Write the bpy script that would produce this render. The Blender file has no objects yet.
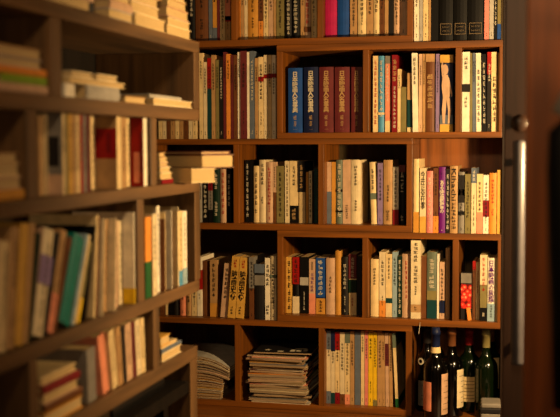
import bpy, bmesh, math, random
from mathutils import Vector, Matrix
random.seed(7)
C = bpy.context.scene.collection
# ------------------------------------------------------------------ camera geometry
TH, PI_, RO = math.radians(13.88), math.radians(3.40), math.radians(-0.17)
F = 1100.0
ZC = 1.0
CAMR = Matrix.Rotation(TH, 3, 'Z') @ Matrix.Rotation(math.pi/2 - PI_, 3, 'X') @ Matrix.Rotation(RO, 3, 'Z')
YB = 3.40        # front plane of the back bookcase
XL = -0.854      # front plane of the left bookcase
def ray(px, py): return CAMR @ Vector(((px-280)/F, (208.5-py)/F, -1))
def on_y(px, py, Y=YB):
    d = ray(px, py); t = Y/d.y; return d.x*t, ZC + d.z*t
def on_x(px, py, X=XL):
    d = ray(px, py); t = X/d.x; return d.y*t, ZC + d.z*t
def bz(py, px=345, Y=YB): return on_y(px, py, Y)[1]
def bx_(px, py=200, Y=YB): return on_y(px, py, Y)[0]

# ------------------------------------------------------------------ materials
def lin(c):
    return tuple((v/12.92 if v <= .04045 else ((v+.055)/1.055)**2.4) for v in c) + (1,)
def newmat(name, rough=.6, spec=.3):
    m = bpy.data.materials.new(name); m.use_nodes = True
    nt = m.node_tree; b = nt.nodes['Principled BSDF']
    b.inputs['Roughness'].default_value = rough
    b.inputs['Specular IOR Level'].default_value = spec
    return m, nt, b
def noise_mat(name, c, var=.12, scale=60, rough=.6, spec=.3, stretch=(1,1,1), bump=0.0, detail=4):
    m, nt, b = newmat(name, rough, spec)
    tc = nt.nodes.new('ShaderNodeTexCoord'); mp = nt.nodes.new('ShaderNodeMapping'); mp.inputs['Scale'].default_value = stretch
    n = nt.nodes.new('ShaderNodeTexNoise'); n.inputs['Scale'].default_value = scale; n.inputs['Detail'].default_value = detail
    r = nt.nodes.new('ShaderNodeValToRGB')
    r.color_ramp.elements[0].position = .32; r.color_ramp.elements[1].position = .68
    r.color_ramp.elements[0].color = lin(tuple(max(0, v*(1-var)) for v in c))
    r.color_ramp.elements[1].color = lin(tuple(min(1, v*(1+var)) for v in c))
    L = nt.links
    L.new(tc.outputs['Object'], mp.inputs[0]); L.new(mp.outputs[0], n.inputs[0]); L.new(n.outputs[0], r.inputs[0]); L.new(r.outputs[0], b.inputs['Base Color'])
    if bump:
        bp = nt.nodes.new('ShaderNodeBump'); bp.inputs['Strength'].default_value = bump; bp.inputs['Distance'].default_value = .002
        L.new(n.outputs[0], bp.inputs['Height']); L.new(bp.outputs[0], b.inputs['Normal'])
    return m
def wood(name, c, axis, rough=.42, var=.22):
    s = [30, 30, 30]; s['xyz'.index(axis)] = 1.6
    return noise_mat(name, c, var, 1.6, rough, .4, tuple(s), .08, 6)
WC = (.43, .245, .06)
W = {a: wood('warm_wood_'+a, WC, a) for a in 'xyz'}
WL = {a: wood('dull_wood_'+a, (.37, .27, .165), a, .5) for a in 'xyz'}
WBACK = noise_mat('dark_back_panel', (.30, .25, .16), .2, 2, .7, .2, (20, 20, 1), .05)
WBACKL = noise_mat('shade_dark_wood', (.07, .05, .035), .2, 2, .8, .1, (20, 20, 1), .05)  # near-black tone puts the shade of the left unit's openings into the wood
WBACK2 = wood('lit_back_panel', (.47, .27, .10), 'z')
PAL = dict(cream=(.86,.76,.56), white=(.90,.86,.77), ivory=(.84,.77,.62), tan=(.68,.53,.35), beige=(.76,.62,.50), ochre=(.76,.54,.22), yellow=(.88,.72,.12),
    orange=(.85,.54,.22), lime=(.50,.62,.18), red=(.58,.07,.05), crimson=(.48,.06,.10), pink=(.85,.50,.46), salmon=(.86,.54,.42), maroon=(.38,.15,.16), brown=(.40,.24,.13),
    black=(.028,.026,.026), charcoal=(.11,.10,.10), grey=(.48,.46,.43), pale_grey=(.66,.64,.60), navy=(.07,.11,.25), blue=(.10,.27,.55), sky_blue=(.30,.56,.72),
    teal=(.03,.42,.38), dark_teal=(.06,.22,.23), green=(.10,.32,.16), dark_green=(.05,.15,.10), olive=(.48,.44,.27), purple=(.40,.08,.46), lavender=(.52,.44,.60),
    magenta=(.68,.11,.33), gold=(.80,.62,.28), dark_red=(.44,.06,.07), grey_green=(.38,.42,.36), slate=(.36,.40,.46), pale_blue=(.55,.64,.68))
_m = {}
def M(c):
    if c not in _m: _m[c] = noise_mat(c+'_paper', PAL[c], .07, 35, .5, .22)
    return _m[c]
def striped(name, c1, c2, axis, freq):
    m, nt, b = newmat(name, .85, .1)
    tc = nt.nodes.new('ShaderNodeTexCoord'); w = nt.nodes.new('ShaderNodeTexWave'); w.bands_direction = axis
    w.inputs['Scale'].default_value = freq; w.inputs['Distortion'].default_value = 1.5; w.inputs['Detail'].default_value = 2
    r = nt.nodes.new('ShaderNodeValToRGB'); r.color_ramp.elements[0].color = lin(c1); r.color_ramp.elements[1].color = lin(c2)
    nt.links.new(tc.outputs['Object'], w.inputs[0]); nt.links.new(w.outputs[1], r.inputs[0]); nt.links.new(r.outputs[0], b.inputs['Base Color'])
    return m
PAGES = striped('page_edges', (.66,.55,.37), (.84,.74,.54), 'X', 260)
PAGESZ = striped('magazine_edges', (.30,.24,.18), (.74,.64,.50), 'Z', 160)
INK = noise_mat('black_ink', (.12,.09,.07), .1, 50, .5)
INKW = noise_mat('pale_ink', (.82,.78,.68), .05, 50, .5)
INKG = noise_mat('gold_ink', (.72,.58,.38), .05, 50, .4)
INKD = noise_mat('dim_gold_ink', (.45,.38,.28), .05, 50, .4)
INKR = noise_mat('red_ink', (.66,.10,.06), .05, 50, .5)
INKP = noise_mat('purple_ink', (.36,.12,.44), .05, 50, .5)
INKS = dict(k=INK, w=INKW, g=INKG, r=INKR, p=INKP)

# ------------------------------------------------------------------ object helpers
def link(name, me, mat, parent=None):
    o = bpy.data.objects.new(name, me); C.objects.link(o)
    if mat is not None and not me.materials: me.materials.append(mat)
    if parent: o.parent = parent
    return o
def empty(name, loc, rot=(0,0,0)):
    o = bpy.data.objects.new(name, None); C.objects.link(o); o.empty_display_size = .05
    o.location = loc; o.rotation_euler = rot; return o
def tag(o, label=None, cat=None, group=None, kind=None):
    if label: o['label'] = label
    if cat: o['category'] = cat
    if group: o['group'] = group
    if kind: o['kind'] = kind
    return o
def bm_box(bm, x0, x1, y0, y1, z0, z1, bev=0):
    vs = [bm.verts.new((x, y, z)) for z in (z0, z1) for x, y in ((x0,y0),(x1,y0),(x1,y1),(x0,y1))]
    fs = [bm.faces.new([vs[i] for i in f]) for f in ((3,2,1,0),(4,5,6,7),(0,1,5,4),(1,2,6,5),(2,3,7,6),(3,0,4,7))]
    if bev:
        es = {e for f in fs for e in f.edges}
        bmesh.ops.bevel(bm, geom=list(es), offset=bev, segments=2, affect='EDGES', profile=.5)
def mesh(name, bm):
    me = bpy.data.meshes.new(name); bm.to_mesh(me); bm.free(); return me
def box(name, b, mat, parent=None, bev=.0015, org=None):
    bm = bmesh.new()
    o = org or (0,0,0)
    bm_box(bm, b[0]-o[0], b[1]-o[0], b[2]-o[1], b[3]-o[1], b[4]-o[2], b[5]-o[2], bev)
    return link(name, mesh(name, bm), mat, parent)
def smooth(me):
    for p in me.polygons: p.use_smooth = True

# ------------------------------------------------------------------ lettering
_txt = {}
def text_geo(s, vertical=True):
    key = (s, vertical)
    if key in _txt: return _txt[key]
    cu = bpy.data.curves.new('lettering', 'FONT'); cu.resolution_u = 1; cu.offset = .018
    cu.body = '\n'.join(s) if vertical else s
    cu.align_x = 'CENTER'; cu.space_line = .86
    o = bpy.data.objects.new('lettering', cu); C.objects.link(o)
    dg = bpy.context.evaluated_depsgraph_get(); dg.update()
    me = bpy.data.meshes.new_from_object(o.evaluated_get(dg))
    v = [tuple(p.co) for p in me.vertices]; f = [tuple(p.vertices) for p in me.polygons]
    bpy.data.objects.remove(o); bpy.data.curves.remove(cu); bpy.data.meshes.remove(me)
    xs = [p[0] for p in v] or [0, 1]; ys = [p[1] for p in v] or [0, 1]
    x0, x1, y0, y1 = min(xs), max(xs), min(ys), max(ys)
    v = [((p[0]-x0)/(x1-x0), (p[1]-y0)/(y1-y0)) for p in v]
    _txt[key] = (v, f); return v, f
def ink_geo(seed, n):
    """a column of n small ink marks, for writing too small to read in the photograph"""
    rnd = random.Random(seed); v = []; f = []
    def q(x0, x1, y0, y1):
        i = len(v); v.extend([(x0,y0),(x1,y0),(x1,y1),(x0,y1)]); f.append((i,i+1,i+2,i+3))
    for k in range(n):
        a = 1 - (k+.92)/n; h = .84/n
        for j in range(rnd.choice((2,3,3))):
            yy = a + h*(.05+.3*j+.1*rnd.random()); q(.05+.25*rnd.random(), .95-.25*rnd.random(), yy, yy+h*.14)
        xx = .2+.5*rnd.random(); q(xx, xx+.13, a+h*.03, a+h*.95)
        if rnd.random() < .5:
            xx = .1+.7*rnd.random(); q(xx, xx+.12, a, a+h*.6)
    return v, f
def flat_writing(name, geo, x0, x1, z0, z1, y, mat, parent, rot=False):
    v, f = geo
    me = bpy.data.meshes.new(name)
    if rot: pts = [(x0+(x1-x0)*b, y, z1-(z1-z0)*a) for a, b in v]      # reads downwards
    else: pts = [(x0+(x1-x0)*a, y, z0+(z1-z0)*b) for a, b in v]
    me.from_pydata(pts, [], f)
    return link(name, me, mat, parent)

# ------------------------------------------------------------------ books
def cover_mesh(w, d, h, t, rnd_, hard):
    """wrap-round cover: U section (spine + two boards) extruded along z"""
    bm = bmesh.new()
    bulge = min(.003, w*.15) if hard else 0
    n = 4 if hard else 1
    outer = [(0, d)] + [(w*i/n, -bulge*math.sin(math.pi*i/n)) for i in range(n+1)] + [(w, d)]
    inner = [(w-t, d), (w-t, t), (t, t), (t, d)]
    prof = outer + inner
    bot = [bm.verts.new((x, y, 0)) for x, y in prof]; top = [bm.verts.new((x, y, h)) for x, y in prof]
    N = len(prof); no = len(outer)
    for i in range(N):
        j = (i+1) % N; bm.faces.new((bot[i], bot[j], top[j], top[i]))
    for ring, rev in ((bot, True), (top, False)):
        O = ring[:no]; I = ring[no:]
        fs = [(O[0], O[1], I[2], I[3]), tuple(O[1:no-1]) + (I[1], I[2]), (O[no-2], O[no-1], I[0], I[1])]
        for q in fs: bm.faces.new(tuple(reversed(q)) if rev else q)
    return mesh('cover', bm)
ALL = []   # (root, spec) for labelling afterwards
def book(cell, loc, w, d, h, col, rot=(0,0,0), hard=None, bands=(), text=None, ink='k', cov=None, nm=None, marks=True, desc=None, kind=None, covdesc=None, small=False):
    if hard is None: hard = w > .017 and random.random() < .6
    root = empty(nm or 'book', loc, rot)
    t = .0022 if hard else min(.0009, w*.2)
    over = .0025 if hard else .0
    t = min(t, w*.25)
    link('cover', cover_mesh(w, d, h, t, 0, hard), M(col), root)
    pg = box('page_block', (t+.0001, w-t-.0001, t+.0001, d-over, over, h-over-.0006), PAGES, root, 0)
    fy = -(min(.003, w*.15) if hard else 0) - .0004
    for (a, b_, c) in bands:       # printed bands / wrap-round strips, fractions of the height from the foot
        bm = bmesh.new(); z0, z1 = h*a, h*b_
        e = .0003
        bm_box(bm, -e, w+e, fy, d*.96, z0, z1)
        fs = [f for f in bm.faces if f.normal.y > .5 or abs(f.normal.z) > .5]
        bm.normal_update(); fs = [f for f in bm.faces if f.calc_center_median().y > d*.95 or abs(f.normal.z) > .5]
        bmesh.ops.delete(bm, geom=fs, context='FACES')
        o = link('paper_band', mesh('paper_band', bm), M(c), root)
        o['label'] = c.replace('_', ' ') + ' band'
    ty = fy - .0003
    if text:
        for (s, z0, z1, fw, ik, rotd) in text:
            g = ink_geo(hash_(s), int(s[1:])) if s[0] == '#' else text_geo(s, not rotd)
            flat_writing('title', g, w*(.5-fw/2), w*(.5+fw/2), h*z0, h*z1, ty, INKS[ik], root, rotd)
    elif marks and w > .008:
        sd = random.randrange(14); n = random.choice((6, 8, 9, 11))
        fw = min(.62, .011/w); top = random.uniform(.86, .93); bot = top - min(.62, n*fw*w*1.25/h)
        flat_writing('title', ink_geo(sd, n), w*(.5-fw/2), w*(.5+fw/2), h*bot, h*top, ty, INKS[ink], root)
        if w > .014 and random.random() < .7:
            flat_writing('author_name', ink_geo(sd+20, 4), w*.36, w*.64, h*.17, h*.33, ty, INKS[ink], root)
        flat_writing('publisher_mark', ink_geo(sd+40, 2), w*.36, w*.64, h*.05, h*.10, ty, INKS[ink], root)
    if cov:                         # print on the board that faces the camera (-x side)
        for qi, (a, b_, c, d_, cc) in enumerate(cov):
            bm = bmesh.new(); e = .0006+.0004*qi
            bm_box(bm, -e, -.0003-.0004*qi+.0002*(qi == 0), d*a, d*b_, h*c, h*d_)
            o = link('cover_print', mesh('cover_print', bm), M(cc), root); o['label'] = cc.replace('_', ' ') + ' cover print'
    ALL.append((root, dict(cell=cell, col=col, w=w, h=h, bands=bands, desc=desc, kind=kind or ('hardback' if hard else 'paperback'), lean=rot[1] > .03 or rot[1] < -.03, lying=False, ink=ink, covdesc=covdesc)))
    return root
def hash_(s): return sum(ord(c)*(i+3) for i, c in enumerate(s))

class Row:
    """books standing on one board of the back bookcase, spines towards the room"""
    def __init__(s, cell, board, sb=.055, lim=None, top=None):
        s.cell, s.z, s.sb, s.prev, s.xmax, s.top = cell, board, sb, -9, 9, top
        if lim:
            a, b_ = lim
            s.prev = a if a < 0 else bx_(a)+.0096; s.xmax = b_ if b_ < 0 else bx_(b_)-.0096
        s.pa = 0; s.pl = 0
    def b(s, x0, x1, top, col, lean=0, sb=None, d=None, base=None, hgt=None, **k):
        sb = s.sb if sb is None else sb
        Y = YB + sb
        X0 = on_y(x0, 200, Y)[0]; X1 = on_y(x1, 200, Y)[0]
        h = hgt if hgt else on_y((x0+x1)/2, top, Y)[1] - s.z
        if s.top: h = min(h, s.top - s.z - .0012)
        a = 0
        if lean: a = s.pa if abs(lean-s.pl) < .7 and s.pa else math.atan2(lean/320, h)
        s.pa = a; s.pl = lean
        if X1 > s.xmax: X0 -= min(X1-s.xmax, max(0, X0-s.prev)); X1 = s.xmax
        X0 = max(X0, s.prev); X1 = max(X1, X0+.003); w = X1 - X0 - .0004
        s.prev = X1
        h = h - (w*math.sin(abs(a)) if a else 0)
        if a: w *= math.cos(a); h /= math.cos(a)
        dd = d or min(.19, max(.11, h*.70)); dd = min(dd, .262-sb)
        z = s.z + .0003 + (w*math.sin(a) if a > 0 else 0)
        return book(s.cell, (X0, Y, z), w, dd, h-.0003, col, (0, a, 0), **k)
class LRow:
    def __init__(s, cell, board, top, y0, y1):
        s.cell, s.z, s.prev, s.pl, s.top, s.y1, s.ll = cell, board, y0, 0, top, y1, 0
    def b(s, x0, x1, top, col, lean=0, r=.012, py=200, **k):
        X = XL - r
        Y0 = on_x(x0, py, X)[0]; Y1 = on_x(x1, py, X)[0]
        Ym = (Y0+Y1)/2
        h = min(on_x((x0+x1)/2 + lean, top, X)[1] - s.z, s.top - s.z - .0015)
        a = 0
        if lean:
            Yt = on_x(x0+lean, py, X)[0]; a = s.pl if s.pl and abs(lean-s.ll) < .3 else math.atan2(Yt-Y0, h)
        s.ll = lean
        Y0 = max(Y0, s.prev + max(0, h*(math.sin(s.pl)-math.sin(a))) + (max(.0, Y1-Y0)*math.sin(a)*math.tan(s.pl) if s.pl > 0 and a > 0 else 0)); Y1 = min(Y1, s.y1); w = max(.003, Y1-Y0-.0004)
        if Y0+w > s.y1: print('SKIPPED', s.cell, col); return
        s.prev = Y0 + w + .0004; s.pl = a
        ww = w*math.cos(a); 
        h = (h - ww*math.sin(a))/math.cos(a)
        dd = k.pop('d', None) or min(.17, max(.11, h*.72)); dd = min(dd, .262-r)
        return book(s.cell, (X, Y0, s.z+.0003+max(0, ww*math.sin(a))), ww, dd, h-.0003, col, (0, a, math.pi/2), **k)
def lying(cell, cx, cy, z, L, D, t, col, rz, spine_out=True, **k):
    """book lying flat; (cx, cy) its centre, rz the heading of its spine side; spine at local -y"""
    # local: height runs along -x, thickness up
    off = Matrix.Rotation(rz, 3, 'Z') @ Vector((L/2, -D/2, 0))
    r = book(cell, (cx+off.x, cy+off.y, z), t, D, L, col, (0, -math.pi/2, rz), hard=k.pop('hard', True), **k)
    ALL[-1][1]['lying'] = True; ALL[-1][1]['lean'] = False
    return r

# ------------------------------------------------------------------ the room
def struct(name, b, mat):
    c = ((b[0]+b[1])/2, (b[2]+b[3])/2, b[4])
    o = box(name, b, mat, None, 0, c); o.location = c
    return tag(o, kind='structure')
PLASTER = noise_mat('plaster_wall', (.36,.27,.19), .06, 12, .9, .1, bump=.1)
struct('floor', (-1.36, 1.36, -1.2, 3.76, -.05, 0), wood('floor_boards', (.30,.17,.09), 'y'))
struct('ceiling', (-1.36, 1.36, -1.2, 3.76, 2.4, 2.45), PLASTER)
struct('wall_back', (-1.36, 1.36, 3.70, 3.76, 0, 2.4), PLASTER)
struct('wall_left', (-1.36, -1.31, -1.2, 3.70, 0, 2.4), PLASTER)
struct('wall_right', (1.31, 1.36, -1.2, 3.70, 0, 2.4), PLASTER)

# ------------------------------------------------------------------ back bookcase: stacked boxes, staggered like bricks
XW = -1.305
DEP = .27
XR = bx_(501.5)
rows = [ # name, z bottom, z of bottom board top, z of top board bottom, z top, x0, x1, dividers(px)
 ('r0', 43.6, 36.9, None, None),
 ('r1', 138.3, 132.5, 50.2, 43.4),
 ('r2', 231.5, 225.0, 144.2, 138.5),
 ('r3', 323.4, 317.2, 237.8, 231.7),
 ('r4', 412.8, 407.0, 329.2, 323.6)]
Z = {}
for n, a, b_, c, d_ in rows:
    Z[n] = [bz(a), bz(b_), bz(c) if c else 1.60, bz(d_) if d_ else 1.62]
# close hairline gaps between stacked boxes
for up, lo in (('r0','r1'),('r1','r2'),('r2','r3'),('r3','r4')):
    m_ = (Z[up][0]+Z[lo][3])/2; Z[up][0] = m_+.0002; Z[lo][3] = m_-.0002
DIV = {'r0': (234.8, 320.3), 'r1': (365.5,457.6), 'r2': (236.2, 321), 'r3': (365.2, 455.9), 'r4': (236.6, 321.3)}
boxlab = {
 'r0': 'warm brown wooden shelf box at the top of the rear bookcase, cut by the frame',
 'r1': 'brown wooden shelf box holding the five matching dictionary volumes',
 'r2': 'long brown wooden shelf box below the dictionaries, left of the bright bay',
 'r3': 'brown wooden shelf box holding the two yellow leaning volumes\' right neighbours and the red picture',
 'r4': 'lowest wooden shelf box of the rear bookcase, holding magazine piles'}
boxlab['r3'] = 'brown wooden shelf box directly above the wine bottles'
TH_ = .0185
def post_px(p, th=.0185):
    x = bx_(p); return x-th/2, x+th/2
E412 = bx_(412.3)
for n, *_ in rows:
    z0, z1, z2, z3 = Z[n]
    if n in ('r0', 'r2', 'r4'): x0, x1 = XW, E412
    else: x0, x1 = bx_(277.0), XR
    root = empty('shelf_box', ((x0+x1)/2, YB+DEP/2, z0))
    tag(root, boxlab[n], 'bookshelf', 'stacked boxes of the rear bookcase')
    o = tuple(root.location)
    box('bottom_board', (x0, x1, YB, YB+DEP, z0, z1), W['x'], root, .0012, o)
    box('top_board', (x0, x1, YB, YB+DEP, z2, z3), W['x'], root, .0012, o)
    ends = [(x0, x0+.0185), (x1-.0185, x1)]
    if n in ('r1', 'r3'): ends[1] = (x1-.010, x1)
    for a, b_ in ends: box('end_panel', (a, b_, YB+.0006, YB+DEP, z1, z2), W['z'], root, .001, o)
    for p in DIV[n]:
        a, b_ = post_px(p); box('divider', (a, b_, YB+.0004, YB+DEP-.008, z1, z2), W['z'], root, .001, o)
    box('back_panel', (x0+.019, x1-.019, YB+DEP-.007, YB+DEP-.001, z1, z2), WBACK, root, 0, o)
ZP_ = Z['r4'][0]+.0002
# the tall panel behind the right-hand bays and the platform underneath
tag(box('backing_board', (E412+.001, XR+.03, YB+DEP+.002, YB+DEP+.014, ZP_, 1.62), WBACK2), 'tall reddish wood board behind the bright right-hand bay', 'backing board')
pl = empty('platform', (-.6, 3.4, 0)); tag(pl, 'low wooden platform under the rear bookcase and the wine bottles', 'platform')
ZP = Z['r4'][0]-.0004
box('top_board', (XW, XR+.04, 3.17, 3.68, ZP-.03, ZP), W['x'], pl, .002, (-.6,3.4,0))
box('plinth', (XW, XR+.04, 3.20, 3.66, 0.0005, ZP-.0302), W['x'], pl, .002, (-.6,3.4,0))
# panel that closes the bright bay just behind its books
Zr = (Z['r2'][3], Z['r3'][3])
bp_ = box('bay_panel', (E412+.001, XR-.001, YB+.19, YB+.20, Zr[0]+.0188*0 - (Zr[0]-Zr[1]) + .0005, Zr[0]-.0005), WBACK2)
tag(bp_, 'lit reddish wood panel behind the colourful books of the bright bay', 'backing panel')
eb = box('end_board', (XR+.0005, XR+.02, YB-.002, YB+DEP, ZP+.0005, 1.62), wood('dark_end_wood', (.13,.08,.05), 'z'))
tag(eb, 'narrow upright board closing the right end of the rear bookcase', 'end board')

# ------------------------------------------------------------------ books, rear bookcase
R = Row('rear top row, far left bay', Z['r0'][1], .03, lim=(-1.28,234.8))
R.b(190,196.5,0,'black',hgt=.23,ink='w', text=[('#9',.35,.97,.5,'w',0)])
R.b(197,209.5,0,'brown',hgt=.22,ink='k'); R.b(210,213.7,0,'slate',hgt=.21,ink='w'); R.b(214,218,0,'ochre',hgt=.215,bands=[(0,.2,'slate')])
R.b(218.3,221,0,'maroon',hgt=.2); R.b(221.3,226,0,'cream',hgt=.225); R.b(226.3,231.4,0,'tan',hgt=.22,bands=[(.3,1,'salmon'),(.28,.36,'red')])
R = Row('rear top row, bay left of magenta book', Z['r0'][1], .035, lim=(234.8,320.3))
for x0,x1,c,k in ((239,241.5,'orange',{}),(241.8,245,'tan',{}),(245.3,248.5,'ivory',{}),(248.8,259,'ochre',{}),(259.3,264,'orange',{'bands':[(.3,1,'brown')]}),
    (264.3,269,'cream',{}),(269.3,273.6,'beige',{}),(274,276.6,'tan',{}),(277,284.5,'olive',{}),(286,292,'charcoal',{'ink':'w','text':[('#14',.06,.95,.6,'w',0)]}),(292.4,300,'black',{'text':[('#15',.08,.95,.6,'w',0)]}),
    (301,305,'tan',{}),(305.3,311,'beige',{'bands':[(.1,.18,'brown')],'text':[('#9',.22,.95,.7,'r',0)]}),(311.5,317,'cream',{})):
    R.b(x0,x1,0,c,hgt=random.uniform(.20,.235),**k)
R = Row('rear top row, bay with magenta book', Z['r0'][1], .03, lim=(320.3,E412-.0195))
R.b(325.5,337,0,'magenta',hgt=.235,hard=True,marks=False); R.b(337.6,349,0,'blue',hgt=.235,hard=True,marks=False)
for x0,x1,c,k in ((350,357,'tan',{}),(357.8,366,'cream',{}),(366.4,373,'tan',{}),(373.3,379,'cream',{}),(379.3,384,'brown',{}),(384.3,388,'tan',{}),(388.3,393,'charcoal',{}),(393.4,399,'beige',{}),(399.4,406.5,'beige',{})):
    R.b(x0,x1,0,c,hgt=random.uniform(.20,.23),**k)
R = Row('rear top row, far right bay', Z['r1'][3], .012, lim=(E412+.0008,XR-.0002))
R.b(413.5,418.3,0,'white',hgt=.26); R.b(418.6,422,0,'pale_grey',hgt=.25); R.b(422.4,427.5,0,'cream',hgt=.27); R.b(427.8,430,0,'tan',hgt=.25); R.b(430.3,437.6,0,'black',hgt=.25,marks=False)
for x0, x1 in ((438.2,452),(452.6,466),(466.6,482)):
    r_ = R.b(x0,x1,0,'black',hgt=.28,hard=True,marks=False,kind='binder',nm='binder')
    w = ALL[-1][1]['w']; bm = bmesh.new(); fy = -.0042
    for q in ((.1,.9,.052,.0535),(.1,.9,.020,.0215),(.1,.13,.0215,.052),(.87,.9,.0215,.052)):
        bm_box(bm, w*q[0], w*q[1], fy-.0003, fy, q[2], q[3])
    link('label_frame', mesh('label_frame', bm), INKD, r_)
    for zz in (.040, .028): flat_writing('label_text', text_geo('SCENARIO' if zz > .03 else 'CINEMA', False) if False else ([(b, a) for a, b in ink_geo(int(x0)+int(zz*900), 5)[0]], ink_geo(int(x0)+int(zz*900), 5)[1]), w*.22, w*.78, zz, zz+.006, fy-.0004, INKD, r_)
R.b(483,487.6,0,'pink',hgt=.24); R.b(488,492.3,0,'pale_grey',hgt=.25); R.b(492.6,495.6,0,'black',hgt=.22,text=[('#10',.2,.9,.6,'w',0)]); R.b(496,499.6,0,'olive',hgt=.24,bands=[(0,.2,'blue')]); R.b(500,503,0,'cream',hgt=.2)

R = Row('rear second row, left bay', Z['r2'][3], .03, lim=(-1.28,bx_(277)-.0004), top=Z['r0'][0])
for a in ((159.3,163,118,'cream'),(163.3,167,110,'ivory'),(167.3,171,112,'brown'),(171.3,175.5,110,'tan'),(176,180,112,'cream'),(180.3,184,112,'tan'),(184.3,189,110,'brown'),(189.3,193,112,'ivory'),(193.3,197.6,112,'cream')): R.b(a[0],a[1],a[2]-52,a[3])
for x0,x1,t,c,k in ((200,203.8,53,'cream',{}),(204.2,207.8,62,'ivory',{}),(208.2,211.8,58,'dark_teal',{'bands':[(.62,1,'red')]}),(212.2,216,55,'tan',{}),(216.3,219.7,60,'olive',{}),(220,223.7,60,'charcoal',{'ink':'w'}),
    (224,226.7,52,'maroon',{}),(227,231,54,'orange',{}),(231.3,234,55,'maroon',{}),(234.3,238,55,'brown',{}),(238.3,241,52,'white',{}),(241.3,247.3,51,'brown',{'bands':[(.0,1,'maroon')],'ink':'k'}),(247.6,250,52,'white',{}),
    (250.3,255,51,'slate',{'ink':'w'}),(255.4,258.6,58,'tan',{}),(259,264,57,'cream',{'bands':[(.70,.76,'red')]}),(264.3,268,55,'ivory',{'bands':[(.72,.77,'red')]}),(268.3,272,55,'cream',{'bands':[(.72,.78,'red')]}),(272.3,276,55,'white',{'bands':[(.73,.78,'red')]})):
    R.b(x0,x1,t,c,**k)
R = Row('rear second row, dictionary bay', Z['r1'][1], .03, lim=(bx_(277)+.0189,365.5), top=Z['r1'][2])
JE = '日本映画人名事典'
for x0,x1,c,t,dsc in ((288.6,302.6,'blue',68,'bright blue dictionary volume with gold title, leftmost of the five dictionaries'),(304,318.3,'navy',67,'dark navy dictionary volume with gold title beside the bright blue one'),
    (319.4,333.6,'maroon',67,'maroon dictionary volume with gold title directly beside the navy one'),(334.8,349.6,'maroon',67,'maroon dictionary volume with gold title, middle one of three maroon volumes'),(351.2,362,'maroon',67,'maroon dictionary volume with gold title, against the right divider')):
    R.b(x0,x1,t,c,hard=True,d=.19,text=[(JE,.31,.94,.40,'w' if c != 'maroon' else 'g',0),('#3',.20,.27,.3,'g',0),('#4',.10,.18,.25,'g',0),('#1',.05,.055,.5,'g',0)],nm='dictionary',kind='dictionary',desc=dsc)
R = Row('rear second row, statue book bay', Z['r1'][1], .03, lim=(365.5,457.6), top=Z['r1'][2])
R.b(372.8,377.8,56,'cream',text=[('#12',.1,.95,.6,'r',0)]); R.b(378.2,384,56,'sky_blue',text=[('#10',.2,.95,.6,'w',0)],bands=[(.23,.26,'cream')])
R.b(385,389.4,56,'salmon',bands=[(.9,1,'grey'),(0,.15,'cream')],ink='w'); R.b(391.6,397,55,'crimson',text=[('#10',.05,.6,.6,'w',0),('#4',.65,.95,.8,'g',0)])
R.b(397.3,400.4,69,'cream'); R.b(400.7,406,87,'olive',marks=False); R.b(407,412.2,73,'dark_teal',bands=[(.55,1,'tan'),(0,.08,'cream')],marks=False)
R.b(412.6,418,53,'white',lean=-1.5,text=[('#6',.6,.95,.6,'k',0)],sb=.02); R.b(418.3,421.8,54,'beige'); R.b(422.1,425,54,'tan'); R.b(425.3,434,54,'brown',text=[('#6',.3,.75,.8,'g',0)],bands=[(.9,1,'tan')])
R.b(435.2,439,54,'lavender')
r_ = R.b(439.6,452.4,55,'navy',hard=True,marks=False,bands=[(.9,1,'gold'),(0,.1,'gold'),(.1,.22,'slate')],desc='thick navy art book with a pale nude statue on its spine',kind='art book',nm='art_book')
w, h = ALL[-1][1]['w'], ALL[-1][1]['h']
# the statue figure printed on the spine
def blob(bm, pts, y): bm.faces.new([bm.verts.new(((.5+(x-.48)*1.45)*w, y, z*h)) for x, z in pts])
bm = bmesh.new(); yy = -.0047
blob(bm, [(.22,.82),(.30,.87),(.44,.88),(.54,.85),(.58,.80),(.52,.75),(.38,.74),(.26,.77)], yy)
blob(bm, [(.28,.75),(.55,.74),(.66,.62),(.70,.50),(.60,.42),(.30,.44),(.22,.60)], yy-.0001)
blob(bm, [(.56,.72),(.62,.70),(.80,.50),(.76,.45),(.60,.60)], yy-.0002)
blob(bm, [(.30,.70),(.24,.72),(.18,.86),(.26,.92),(.30,.86),(.28,.82)], yy-.0006)
blob(bm, [(.30,.45),(.50,.43),(.44,.26),(.40,.11),(.28,.11),(.24,.30)], yy-.0003)
blob(bm, [(.48,.44),(.68,.44),(.74,.28),(.66,.11),(.56,.11),(.58,.28)], yy-.0004)
link('statue_print', mesh('statue_print', bm), M('beige'), r_)
R = Row('rear second row, far right bay', Z['r1'][1], .018, lim=(457.6,XR-.0105), top=Z['r1'][2])
R.b(461.6,469,52,'white',bands=[(.5,.6,'charcoal')],text=[('#3',.78,.95,.6,'k',0),('#3',.3,.45,.5,'k',0)],hard=False); R.b(469.3,471.8,53,'olive'); R.b(472.1,475.6,53,'slate',lean=-1)
R.b(475.9,480.6,53,'white',lean=-1.5,bands=[(.12,.8,'charcoal')]) if False else R.b(475.9,480.8,53,'white',lean=-1.2,text=[('#9',.12,.8,.7,'k',0)])
R.b(481.6,486,54,'black',lean=-1,text=[('#10',.1,.9,.6,'w',0)]); R.b(486.3,490.4,52,'charcoal',bands=[(.72,1,'red')],ink='w'); R.b(491,496.6,52,'cream',lean=-.8,text=[('#8',.12,.7,.75,'k',0)]); R.b(497,500,53,'ochre')

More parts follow.
